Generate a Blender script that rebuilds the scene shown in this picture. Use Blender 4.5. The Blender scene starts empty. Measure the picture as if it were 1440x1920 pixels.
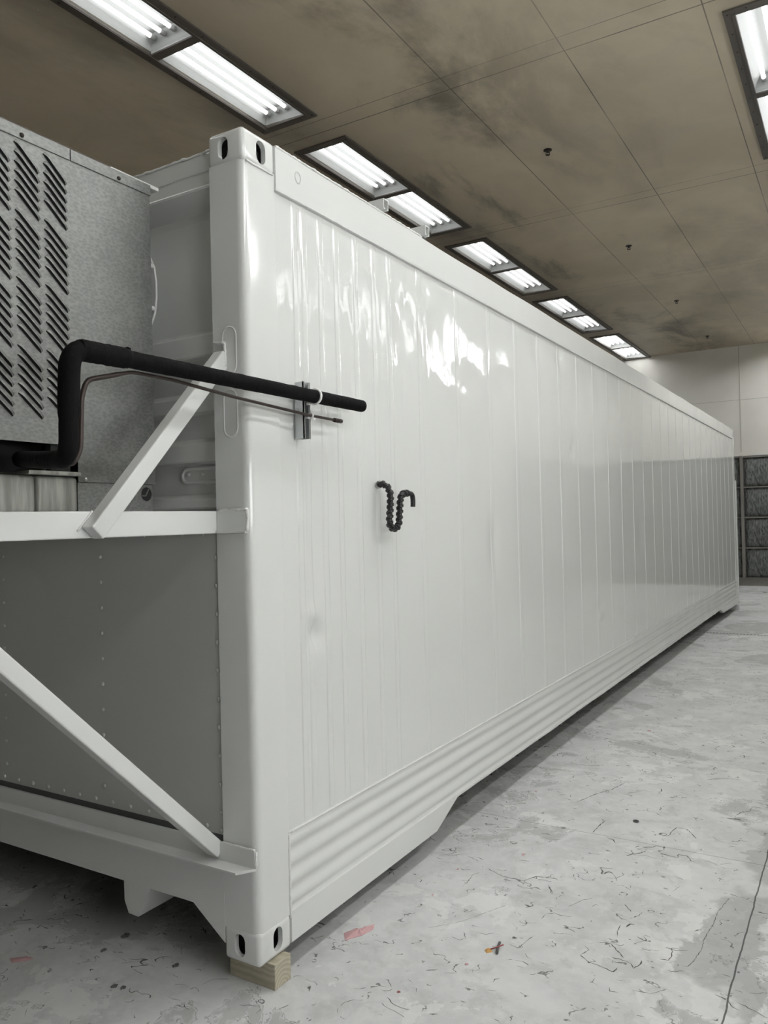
import bpy, bmesh, math, random
from mathutils import Vector, Matrix, noise

SC = bpy.context.scene
COL = SC.collection
ZO = 0.09                      # the container stands on timber blocks this high above the floor
# ------------------------------------------------------------------ camera
CAMLOC = Vector((1.79017, -2.07498, 1.51922 + ZO))
YAW, PITCH, ROLL, FPX = 0.543917154, 0.0109637596, -0.0236722123, 1481.24309
cam_data = bpy.data.cameras.new('camera')
cam = bpy.data.objects.new('camera', cam_data)
COL.objects.link(cam)
f = Vector((-math.sin(YAW) * math.cos(PITCH), math.cos(YAW) * math.cos(PITCH), math.sin(PITCH)))
r0 = Vector((math.cos(YAW), math.sin(YAW), 0)); u0 = r0.cross(f)
r1 = math.cos(ROLL) * r0 + math.sin(ROLL) * u0
u1 = -math.sin(ROLL) * r0 + math.cos(ROLL) * u0
M = Matrix((r1, u1, -f)).transposed().to_4x4()
M.translation = CAMLOC
cam.matrix_world = M
cam_data.sensor_fit = 'HORIZONTAL'
cam_data.sensor_width = 36.0
cam_data.lens = 36.0 * FPX / 1440.0
cam_data.clip_start = 0.02
SC.camera = cam
# ------------------------------------------------------------------ view and light levels
SC.view_settings.view_transform = 'Standard'
SC.view_settings.look = 'None'
SC.view_settings.gamma = 1
SC.view_settings.use_curve_mapping = False
SC.view_settings.exposure = 0.08
TUBE = 4.3                                             # radiance of most tubes in sight, kept low so the housings do not clip
# radiance of the tubes of each fixture, near to far (the first one hangs before the container's end)
LEFT_ROW = [12, 4.3, 4.3, 4.3, 4.3, 14]
RIGHT_ROW = [16, 60, 4.3, 34, 22, 84]
WALL_ROW = [36, 42, 7, 20]
ADDED_LOW_ROW = [34]  # added fill light for the lower part of the container side
WORLD = 0.0
w = bpy.data.worlds.new('world'); SC.world = w; w.use_nodes = True
w.node_tree.nodes['Background'].inputs[0].default_value = (0.5, 0.5, 0.5, 1)
w.node_tree.nodes['Background'].inputs[1].default_value = WORLD

# room (container frame coordinates; z is shifted by ZO when placed)
XL, XR, YB, YF, ZF, ZC = -4.63, 3.33, -6.2, 16.84, -ZO, 5.18

# ------------------------------------------------------------------ materials
def mat(name, col=(0.8, 0.8, 0.8), rough=0.5, metal=0.0, spec=0.5, coat=0.0):
    m = bpy.data.materials.new(name); m.use_nodes = True
    b = m.node_tree.nodes['Principled BSDF']
    b.inputs['Base Color'].default_value = (*col, 1)
    b.inputs['Roughness'].default_value = rough
    b.inputs['Metallic'].default_value = metal
    b.inputs['Specular IOR Level'].default_value = spec
    b.inputs['Coat Weight'].default_value = coat
    b.inputs['Coat Roughness'].default_value = 0.04
    return m
class NT:
    def __init__(s, m):
        s.m = m; s.t = m.node_tree; s.b = s.t.nodes['Principled BSDF']
        s.co = s.t.nodes.new('ShaderNodeTexCoord').outputs['Object']
    def n(s, typ, **kw):
        nd = s.t.nodes.new(typ)
        for k, v in kw.items(): setattr(nd, k, v)
        return nd
    def l(s, a, b): s.t.links.new(a, b)
    def math(s, op, a, b=None, c=None, clamp=False):
        nd = s.n('ShaderNodeMath', operation=op, use_clamp=clamp)
        for i, v in enumerate((a, b, c)):
            if v is None: continue
            if isinstance(v, (int, float)): nd.inputs[i].default_value = v
            else: s.l(v, nd.inputs[i])
        return nd.outputs[0]
    def scaled(s, sc, off=(0, 0, 0), src=None):
        mp = s.n('ShaderNodeMapping'); mp.inputs['Scale'].default_value = sc; mp.inputs['Location'].default_value = off
        s.l(src or s.co, mp.inputs['Vector']); return mp.outputs[0]
    def noise(s, scale, detail=4, rough=0.5, vec=None, dist=0.0, out='Fac'):
        nd = s.n('ShaderNodeTexNoise'); nd.inputs['Scale'].default_value = scale
        nd.inputs['Detail'].default_value = detail; nd.inputs['Roughness'].default_value = rough
        nd.inputs['Distortion'].default_value = dist
        s.l(vec or s.co, nd.inputs['Vector']); return nd.outputs[out]
    def ramp(s, v, lo, hi):
        nd = s.n('ShaderNodeMapRange'); nd.interpolation_type = 'SMOOTHSTEP'
        nd.inputs['From Min'].default_value = lo; nd.inputs['From Max'].default_value = hi
        s.l(v, nd.inputs['Value']); return nd.outputs[0]
    def mix(s, fac, a, b):
        nd = s.n('ShaderNodeMix', data_type='RGBA')
        if isinstance(fac, (int, float)): nd.inputs[0].default_value = fac
        else: s.l(fac, nd.inputs[0])
        for i, v in ((6, a), (7, b)):
            if isinstance(v, tuple): nd.inputs[i].default_value = (*v, 1)
            else: s.l(v, nd.inputs[i])
        return nd.outputs[2]
    def bump(s, h, strength=0.3, dist=0.01, normal=None):
        nd = s.n('ShaderNodeBump'); nd.inputs['Strength'].default_value = strength
        nd.inputs['Distance'].default_value = dist; s.l(h, nd.inputs['Height'])
        if normal: s.l(normal, nd.inputs['Normal'])
        return nd.outputs[0]
    def color(s, c): s.l(c, s.b.inputs['Base Color'])
    def normal(s, c): s.l(c, s.b.inputs['Normal'])

def m_white(name, rough=0.12, waves=0.25, col=(0.74, 0.75, 0.735)):
    m = mat(name, col, rough); t = NT(m)
    big = t.noise(2.2, 2); peel = t.noise(160, 2)
    n = t.bump(big, waves, 0.02); n = t.bump(peel, 0.02, 0.001, n)
    t.normal(n)
    dirt = t.ramp(t.noise(1.3, 5), 0.35, 0.75)
    t.color(t.mix(dirt, col, tuple(c * 0.965 for c in col)))
    return m
PAINT = m_white('gloss_white_paint')
SIDEPAINT = m_white('gloss_white_side_paint', 0.055, 0.07)
SIDEPAINT.node_tree.nodes['Principled BSDF'].inputs['IOR'].default_value = 1.6
SATIN = m_white('satin_white_paint', 0.32, 0.12)
WELD = mat('white_painted_weld', (0.82, 0.82, 0.81), 0.25)
t = NT(WELD); t.normal(t.bump(t.noise(220, 3), 0.8, 0.004))
GREYSHEET = m_white('grey_painted_sheet', 0.38, 0.1, (0.50, 0.51, 0.49))
DARK = mat('black_opening_shade', (0.012, 0.012, 0.012), 0.8)  # near-black standing in for the shade inside openings
GAP = mat('dark_gap_fill', (0.10, 0.10, 0.10), 0.7)
UNDER = mat('dark_underside_and_cavity_shade', (0.07, 0.07, 0.068), 0.8)
STEEL = mat('bright_screw_steel', (0.6, 0.6, 0.58), 0.35, 1.0)

GALV = mat('galvanized_steel', (0.50, 0.51, 0.49), 0.45, 0.6); t = NT(GALV)
v = t.n('ShaderNodeTexVoronoi'); v.inputs['Scale'].default_value = 70
t.l(t.scaled((1, 1, 1.8), src=None), v.inputs['Vector'])
sp = t.math('MULTIPLY', t.math('ADD', v.outputs['Distance'], t.noise(9, 4)), 0.5)
t.color(t.mix(t.ramp(sp, 0.25, 0.75), (0.18, 0.185, 0.18), (0.25, 0.255, 0.245)))
t.l(t.math('MULTIPLY_ADD', t.noise(45, 3), 0.18, 0.42), t.b.inputs['Roughness'])
t.normal(t.bump(t.noise(3, 2), 0.15, 0.01))
DULL = mat('dull_smeared_metal', (0.30, 0.30, 0.28), 0.5, 0.3); t = NT(DULL)
t.color(t.mix(t.ramp(t.noise(5, 4, vec=t.scaled((1, 9, 1))), 0.3, 0.7), (0.22, 0.22, 0.20), (0.40, 0.40, 0.37)))
t.normal(t.bump(t.noise(6, 3, vec=t.scaled((1, 6, 1))), 0.5, 0.01))
STRUT = mat('zinc_strut_channel', (0.55, 0.57, 0.58), 0.3, 0.9)

FOAM = mat('black_foam_insulation', (0.0045, 0.0045, 0.005), 0.8, spec=0.12); t = NT(FOAM)
t.normal(t.bump(t.noise(55, 4), 0.7, 0.004))
COPPER = mat('grimy_dark_copper', (0.045, 0.032, 0.028), 0.45, 0.3)
RUBBER = mat('black_spiral_rubber', (0.012, 0.012, 0.013), 0.38)

def m_ceiling():
    m = mat('soiled_tan_ceiling_panel', (0.3, 0.25, 0.2), 0.42, spec=0.4); t = NT(m)
    big = t.noise(0.55, 5, 0.55, vec=t.scaled((1.0, 0.75, 1)), dist=0.6)
    cloud = t.noise(1.6, 5, 0.6, dist=0.8)
    c = t.mix(t.ramp(big, 0.3, 0.72), (0.45, 0.39, 0.29), (0.60, 0.525, 0.40))
    c = t.mix(t.math('MULTIPLY', t.ramp(cloud, 0.5, 0.75), 0.35), c, (0.44, 0.41, 0.36))
    sx = t.n('ShaderNodeSeparateXYZ'); t.l(t.co, sx.inputs[0])
    X, Y = sx.outputs[0], sx.outputs[1]
    # soot smudges and faint smoke streaks, then plain darker bands along the light rows
    def band(v, c0, wd): return t.ramp(t.math('SUBTRACT', wd, t.math('ABSOLUTE', t.math('SUBTRACT', v, c0))), 0.0, wd)
    soot = t.math('MULTIPLY', t.ramp(t.noise(0.9, 6, 0.65, vec=t.scaled((1, 0.45, 1), (3, 7, 0)), dist=0.35), 0.46, 0.66), 0.8)
    soot = t.math('MULTIPLY', soot, t.math('ADD', 0.30, band(X, -1.9, 1.7), clamp=True))
    c = t.mix(soot, c, (0.10, 0.09, 0.078))
    c = t.mix(t.math('MULTIPLY', band(X, -2.65, 0.85), 0.55), c, (0.16, 0.14, 0.122))
    c = t.mix(t.math('MULTIPLY', band(X, 1.3, 0.6), 0.35), c, (0.17, 0.15, 0.13))
    # dust specks
    v = t.n('ShaderNodeTexVoronoi'); v.inputs['Scale'].default_value = 9; t.l(t.co, v.inputs['Vector'])
    speck = t.math('MULTIPLY', t.math('LESS_THAN', v.outputs['Distance'], 0.045), t.ramp(t.noise(0.8, 2), 0.52, 0.6))
    c = t.mix(t.math('MULTIPLY', speck, 0.6), c, (0.55, 0.53, 0.48))
    # panel joints
    def line(v, c0, wd): return t.math('LESS_THAN', t.math('ABSOLUTE', t.math('SUBTRACT', v, c0)), wd)
    ln = None
    for c0 in (-1.112, -0.118, 0.902, 2.2):
        e = line(X, c0, 0.0045); ln = e if ln is None else t.math('MAXIMUM', ln, e)
    for i in range(-3, 6):
        for off, wd in ((0.0, 0.0055), (-0.195, 0.0035)):
            e = line(Y, 3.985 + 3.33 * i + off - (0.35 if i == 0 else 0) * 0, wd); ln = t.math('MAXIMUM', ln, e)
    fade = t.ramp(t.noise(0.7, 2), 0.3, 0.55)
    c = t.mix(t.math('MULTIPLY', ln, t.math('MULTIPLY_ADD', fade, 0.4, 0.45)), c, (0.075, 0.065, 0.055))
    t.color(c)
    t.l(t.math('MULTIPLY_ADD', cloud, 0.35, 0.28), t.b.inputs['Roughness'])
    return m
CEIL = m_ceiling()
def m_wall(name, a, b):
    m = mat(name, a, 0.45); t = NT(m)
    c = t.mix(t.ramp(t.noise(0.9, 5), 0.3, 0.7), a, b)
    t.color(c); t.normal(t.bump(t.noise(1.1, 2), 0.12, 0.03)); return m
WALL = m_wall('cream_wall_panel', (0.70, 0.68, 0.63), (0.78, 0.76, 0.71))
BROWNWALL = m_wall('soiled_brown_wall', (0.30, 0.26, 0.22), (0.36, 0.32, 0.27))
BACKWALL = m_wall('dim_grey_wall', (0.22, 0.22, 0.21), (0.26, 0.26, 0.25))
TRIMGREY = m_wall('grey_frame_steel', (0.20, 0.19, 0.17), (0.28, 0.265, 0.24))
FRAMEBR = m_wall('soiled_fixture_frame', (0.062, 0.054, 0.046), (0.10, 0.088, 0.074))
SEAM = mat('dark_joint', (0.42, 0.40, 0.36), 0.7)

def m_filter():
    m = mat('grey_glassfibre_filter', (0.12, 0.13, 0.13), 0.95, spec=0.1); t = NT(m)
    fib = t.noise(30, 5, 0.7, vec=t.scaled((1.6, 1, 0.35)))
    big = t.noise(2.5, 3)
    c = t.mix(t.ramp(fib, 0.3, 0.75), (0.075, 0.082, 0.082), (0.33, 0.345, 0.335))
    c = t.mix(t.math('MULTIPLY', t.ramp(big, 0.4, 0.8), 0.4), c, (0.24, 0.24, 0.225))
    t.color(c); t.normal(t.bump(fib, 0.8, 0.03)); return m
FILTER = m_filter()

def m_floor():
    m = mat('worn_painted_concrete', (0.5, 0.5, 0.48), 0.72, spec=0.3); t = NT(m)
    fine = t.noise(22, 6, 0.65)
    mid = t.noise(3.0, 8, 0.62, dist=0.5)
    big = t.noise(0.8, 6, 0.6, dist=0.6)
    c = t.mix(t.ramp(mid, 0.36, 0.66), (0.57, 0.575, 0.575), (0.68, 0.685, 0.685))
    c = t.mix(t.math('MULTIPLY', t.ramp(fine, 0.45, 0.7), 0.35), c, (0.74, 0.74, 0.73))
    mot = t.noise(7, 6, 0.7, dist=0.4)
    c = t.mix(t.math('MULTIPLY', t.ramp(mot, 0.50, 0.66), 0.45), c, (0.44, 0.445, 0.44))
    chip = t.ramp(t.noise(2.6, 6, 0.62, vec=t.scaled((1, 1, 1), (5, 2, 0)), dist=0.3), 0.575, 0.585)
    c = t.mix(t.math('MULTIPLY', chip, 0.5), c, (0.78, 0.78, 0.77))
    # patches where the coat has worn off, with crisp ragged rims
    worn = t.ramp(t.math('ADD', t.math('MULTIPLY', big, 0.7), t.math('MULTIPLY', mid, 0.3)), 0.545, 0.56)
    c = t.mix(t.math('MULTIPLY', worn, 0.6), c, (0.36, 0.365, 0.36))
    rim = t.math('LESS_THAN', t.math('ABSOLUTE', t.math('SUBTRACT', t.math('ADD', t.math('MULTIPLY', big, 0.7), t.math('MULTIPLY', mid, 0.3)), 0.545)), 0.0016)
    # short broken crack lines
    def cracks(scale, lo, hi, w, off, msc):
        a = t.noise(scale, 3, 0.5, vec=t.scaled((1, 1.35, 1), off), dist=0.2)
        ln = t.ramp(t.math('SUBTRACT', w, t.math('ABSOLUTE', t.math('SUBTRACT', a, 0.5))), 0.0, w * 0.5)
        k = t.ramp(t.noise(msc, 3, 0.6, vec=t.scaled((1, 1, 1), (off[1], off[0], 2))), lo, hi)
        return t.math('MULTIPLY', ln, k)
    k1 = cracks(1.6, 0.56, 0.60, 0.0018, (3, 1, 0), 5.2)
    k2 = cracks(3.6, 0.545, 0.59, 0.0042, (9, 4, 0), 9.0)
    k3 = cracks(8.0, 0.57, 0.61, 0.011, (1, 14, 0), 11)
    k = t.math('MAXIMUM', t.math('MAXIMUM', k1, k2), t.math('MULTIPLY', k3, 0.8))
    k = t.math('MAXIMUM', k, t.math('MULTIPLY', rim, 0.5))
    sx = t.n('ShaderNodeSeparateXYZ'); t.l(t.co, sx.inputs[0]); X, Y = sx.outputs[0], sx.outputs[1]
    wob = t.math('MULTIPLY', t.math('SUBTRACT', t.noise(6, 3), 0.5), 0.02)
    def line(v, c0, wd): return t.math('LESS_THAN', t.math('ABSOLUTE', t.math('SUBTRACT', t.math('ADD', v, wob), c0)), wd)
    j = t.math('MAXIMUM', line(X, 1.37, 0.0028), t.math('MULTIPLY', line(Y, 1.89, 0.0022), 0.6))
    j = t.math('MAXIMUM', j, t.math('MULTIPLY', line(X, -2.6, 0.004), 1.0))
    halo = t.ramp(t.math('SUBTRACT', 0.11, t.math('ABSOLUTE', t.math('SUBTRACT', t.math('ADD', X, t.math('MULTIPLY', t.math('SUBTRACT', mid, 0.5), 0.7)), 1.36))), 0.0, 0.03)
    c = t.mix(t.math('MULTIPLY', halo, t.math('MULTIPLY', t.ramp(t.noise(2.2, 5), .42, .5), 0.6)), c, (0.33, 0.335, 0.33))
    c = t.mix(t.math('MULTIPLY', t.math('MAXIMUM', k, j), 0.85), c, (0.045, 0.045, 0.043))
    t.color(c)
    h = t.math('SUBTRACT', t.math('MULTIPLY', mid, 0.6), t.math('MULTIPLY', k, 0.8))
    h = t.math('ADD', h, t.math('MULTIPLY', worn, -0.25))
    n = t.bump(h, 0.5, 0.006); n = t.bump(fine, 0.25, 0.003, n)
    t.normal(n); return m
FLOOR = m_floor()
GAPF = mat('dark_crack', (0.09, 0.09, 0.085), 0.9)

def m_emit(name, strength):
    m = bpy.data.materials.new(name); m.use_nodes = True
    nt = m.node_tree; nt.nodes.clear()
    e = nt.nodes.new('ShaderNodeEmission'); e.inputs[0].default_value = (0.985, 0.98, 1.0, 1); e.inputs[1].default_value = strength
    o = nt.nodes.new('ShaderNodeOutputMaterial'); nt.links.new(e.outputs[0], o.inputs[0]); return m
TUBEM = m_emit('glowing_fluorescent_tube', TUBE)
TUBES = {TUBE: TUBEM}
def tubemat(v):
    if v not in TUBES: TUBES[v] = m_emit('fluorescent_tube_glow', v)
    return TUBES[v]
LENSM = bpy.data.materials.new('clear_light_lens'); LENSM.use_nodes = True
nt = LENSM.node_tree; nt.nodes.clear()
tr = nt.nodes.new('ShaderNodeBsdfTransparent'); tr.inputs[0].default_value = (0.93, 0.94, 0.93, 1)
gl = nt.nodes.new('ShaderNodeBsdfGlossy'); gl.inputs['Roughness'].default_value = 0.08
mx = nt.nodes.new('ShaderNodeMixShader'); mx.inputs[0].default_value = 0.05
o = nt.nodes.new('ShaderNodeOutputMaterial')
nt.links.new(tr.outputs[0], mx.inputs[1]); nt.links.new(gl.outputs[0], mx.inputs[2]); nt.links.new(mx.outputs[0], o.inputs[0])
HOUSE = mat('white_reflector', (0.47, 0.475, 0.47), 0.4)
ENDCAP = mat('grey_lamp_holder', (0.5, 0.5, 0.5), 0.5)
WOOD = mat('pale_pine_timber', (0.36, 0.31, 0.2), 0.75); t = NT(WOOD)
rg = t.n('ShaderNodeTexWave', wave_type='RINGS', rings_direction='X'); rg.inputs['Scale'].default_value = 22; rg.inputs['Distortion'].default_value = 2.5
t.l(t.co, rg.inputs['Vector'])
t.color(t.mix(rg.outputs['Fac'], (0.50, 0.46, 0.36), (0.39, 0.355, 0.27)))
PINK = mat('pink_paint_film', (0.56, 0.34, 0.35), 0.5)
RED = mat('dull_red_flake', (0.33, 0.10, 0.10), 0.6)
STICKM = mat('dark_grey_stick', (0.10, 0.10, 0.10), 0.6)
ORANGE = mat('orange_scrap', (0.62, 0.35, 0.12), 0.6)
BRASS = mat('dark_bronze', (0.035, 0.028, 0.024), 0.45, 0.6)

# ------------------------------------------------------------------ mesh helpers (container frame)
def bm_new(): return bmesh.new()
def box(bm, x0, x1, y0, y1, z0, z1, bev=0.0, seg=2, mi=0):
    vs = [bm.verts.new((x, y, z)) for x in (x0, x1) for y in (y0, y1) for z in (z0, z1)]
    fs = [bm.faces.new([vs[i] for i in q]) for q in ((0, 1, 3, 2), (4, 6, 7, 5), (0, 4, 5, 1), (2, 3, 7, 6), (0, 2, 6, 4), (1, 5, 7, 3))]
    for fc in fs: fc.material_index = mi
    if bev:
        es = list({e for fc in fs for e in fc.edges})
        r = bmesh.ops.bevel(bm, geom=es, offset=bev, segments=seg, affect='EDGES', profile=0.5)
        for fc in r['faces']: fc.material_index = mi
def prism(bm, prof, axis, a, b, mi=0, cap=True):
    """prof: 2D points; axis 0: (y,z) extruded along x; 1: (x,z) along y; 2: (x,y) along z"""
    def P(u, v, t): return ((t, u, v), (u, t, v), (u, v, t))[axis]
    A = [bm.verts.new(P(u, v, a)) for u, v in prof]; B = [bm.verts.new(P(u, v, b)) for u, v in prof]
    n = len(prof); fs = []
    for i in range(n): fs.append(bm.faces.new((A[i], A[(i + 1) % n], B[(i + 1) % n], B[i])))
    if cap: fs += [bm.faces.new(A[::-1]), bm.faces.new(B)]
    for fc in fs: fc.material_index = mi
    bmesh.ops.recalc_face_normals(bm, faces=fs)
    return fs
def sheet(bm, prof, axis, a, b, steps=1, mi=0):
    def P(u, v, t): return ((t, u, v), (u, t, v), (u, v, t))[axis]
    rows = [[bm.verts.new(P(u, v, a + (b - a) * k / steps)) for u, v in prof] for k in range(steps + 1)]
    for k in range(steps):
        for i in range(len(prof) - 1):
            fc = bm.faces.new((rows[k][i], rows[k][i + 1], rows[k + 1][i + 1], rows[k + 1][i])); fc.material_index = mi
def smooth_path(pts, n=8):
    pts = [Vector(p) for p in pts]; P = [pts[0]] + pts + [pts[-1]]; out = []
    for i in range(1, len(P) - 2):
        p0, p1, p2, p3 = P[i - 1], P[i], P[i + 1], P[i + 2]
        for k in range(n):
            t = k / n
            out.append(0.5 * ((2 * p1) + (-p0 + p2) * t + (2 * p0 - 5 * p1 + 4 * p2 - p3) * t * t + (-p0 + 3 * p1 - 3 * p2 + p3) * t ** 3))
    out.append(pts[-1]); return out
def fillet(pts, r, n=6):
    pts = [Vector(p) for p in pts]; out = [pts[0]]
    for i in range(1, len(pts) - 1):
        a, b, c = pts[i - 1], pts[i], pts[i + 1]
        d1 = (a - b); d2 = (c - b); rr = min(r, d1.length * 0.49, d2.length * 0.49)
        s, e = b + d1.normalized() * rr, b + d2.normalized() * rr
        for k in range(n + 1):
            t = k / n; out.append((1 - t) ** 2 * s + 2 * t * (1 - t) * b + t * t * e)
    out.append(pts[-1]); return out
def resample(pts, step):
    out = [pts[0]]
    for a, b in zip(pts, pts[1:]):
        L = (b - a).length; n = max(1, int(L / step))
        for k in range(1, n + 1): out.append(a.lerp(b, k / n))
    return out
def tube(bm, pts, rad, seg=12, mi=0, caps=True):
    """rad: number or function of arc length, may also take angle"""
    pts = [Vector(p) for p in pts]; rings = []; s = 0.0; N = None
    for i, p in enumerate(pts):
        d = (pts[min(i + 1, len(pts) - 1)] - pts[max(i - 1, 0)]).normalized()
        if N is None:
            N = d.orthogonal().normalized()
        N = (N - d * N.dot(d)).normalized(); B = d.cross(N)
        if i: s += (p - pts[i - 1]).length
        ring = []
        for k in range(seg):
            a = 2 * math.pi * k / seg
            r = rad(s, a) if callable(rad) else rad
            ring.append(bm.verts.new(p + (N * math.cos(a) + B * math.sin(a)) * r))
        rings.append(ring)
    for A, B_ in zip(rings, rings[1:]):
        for k in range(seg):
            fc = bm.faces.new((A[k], A[(k + 1) % seg], B_[(k + 1) % seg], B_[k])); fc.smooth = True; fc.material_index = mi
    if caps:
        for q in (rings[0][::-1], rings[-1]):
            fc = bm.faces.new(q); fc.material_index = mi
def dome(bm, c, axis, r, h, seg=10, mi=0):
    """small rivet or screw head; axis is the outward unit vector"""
    a = Vector(axis).normalized(); N = a.orthogonal().normalized(); B = a.cross(N); c = Vector(c); prev = None
    for (rr, hh) in ((1, 0), (0.9, 0.55), (0.55, 0.9)):
        ring = [bm.verts.new(c + a * h * hh + (N * math.cos(2 * math.pi * k / seg) + B * math.sin(2 * math.pi * k / seg)) * r * rr) for k in range(seg)]
        if prev:
            for k in range(seg):
                fc = bm.faces.new((prev[k], prev[(k + 1) % seg], ring[(k + 1) % seg], ring[k])); fc.smooth = True; fc.material_index = mi
        prev = ring
    top = bm.verts.new(c + a * h)
    for k in range(seg):
        fc = bm.faces.new((prev[k], prev[(k + 1) % seg], top)); fc.smooth = True; fc.material_index = mi
def bar(bm, p, q, w, h, side, bev=0.004, mi=0):
    """rectangular bar from p to q; side = width direction"""
    p, q = Vector(p), Vector(q); d = (q - p).normalized(); s = Vector(side); s = (s - d * s.dot(d)).normalized(); u = d.cross(s)
    bb = bm_new(); L = (q - p).length; box(bb, -w / 2, w / 2, 0, L, -h / 2, h / 2, bev, 2, mi)
    MT = Matrix((s, d, -u)).transposed() if False else Matrix((s, d, s.cross(d))).transposed()
    for v in bb.verts: v.co = p + MT @ v.co
    me = bpy.data.meshes.new('tmp'); bb.to_mesh(me); bb.free(); bm.from_mesh(me); bpy.data.meshes.remove(me)
def obround(w, h, n=8, cx=0, cz=0):
    """outline of a vertical (h > w) or horizontal slot"""
    pts = []; r = min(w, h) / 2; e = abs(h - w) / 2
    for k in range(2 * n + 2):
        half = k // (n + 1); j = k % (n + 1); a = math.pi * j / n + math.pi * half
        x, z = r * math.cos(a), r * math.sin(a) + (e if half == 0 else -e)
        pts.append((cx + x, cz + z) if h >= w else (cx + z, cz - x))
    return pts

def world_of(o):
    p = Vector(o.location)
    while o.parent: o = o.parent; p += o.location
    return p
def obj(name, bm, mats, parent=None, origin=None, autosmooth=None):
    if origin is None: origin = world_of(parent) - Vector((0, 0, ZO)) if parent else Vector((0, 0, 0))
    origin = Vector(origin)
    for v in bm.verts: v.co -= origin
    me = bpy.data.meshes.new(name); bm.to_mesh(me); bm.free()
    for m in (mats if isinstance(mats, (list, tuple)) else [mats]): me.materials.append(m)
    if autosmooth is not None:
        for p in me.polygons: p.use_smooth = True
        me.set_sharp_from_angle(angle=math.radians(autosmooth))
    o = bpy.data.objects.new(name, me); COL.objects.link(o)
    if parent: o.parent = parent
    else: o.location = origin + Vector((0, 0, ZO))
    return o
def tag(o, label=None, cat=None, group=None, kind=None):
    if label: o['label'] = label
    if cat: o['category'] = cat
    if group: o['group'] = group
    if kind: o['kind'] = kind
    return o
def thing(name, label, cat, loc, group=None):
    o = bpy.data.objects.new(name, None); COL.objects.link(o); o.empty_display_size = 0.1
    o.location = Vector(loc) + Vector((0, 0, ZO)); return tag(o, label, cat, group)
def copy_tree(o, parent=None):
    c = o.copy(); COL.objects.link(c)
    if parent: c.parent = parent
    for ch in o.children: copy_tree(ch, c)
    return c
def struct(name, bm, m, **k): return tag(obj(name, bm, m, **k), kind='structure')

# ------------------------------------------------------------------ fixture layout
FW, FH0 = 0.457, 0.12            # opening width and recess depth
FY = [(0.94 + 3.285 * i) for i in range(-1, 5)]        # start of each pair of panels
PLEN, PGAP = 1.305, 0.07
FLEN = 2 * PLEN + PGAP
CEILROWS = [-2.607, 1.318]
WALLZ = 4.05
ADDED_LOWZ = 1.75                     # added unseen light low in the right wall, brightens the container's lower side
# ------------------------------------------------------------------ room
bm = bm_new(); box(bm, XL - .2, XR + .2, YB - .2, YF + .2, ZF - .2, ZF)
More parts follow.
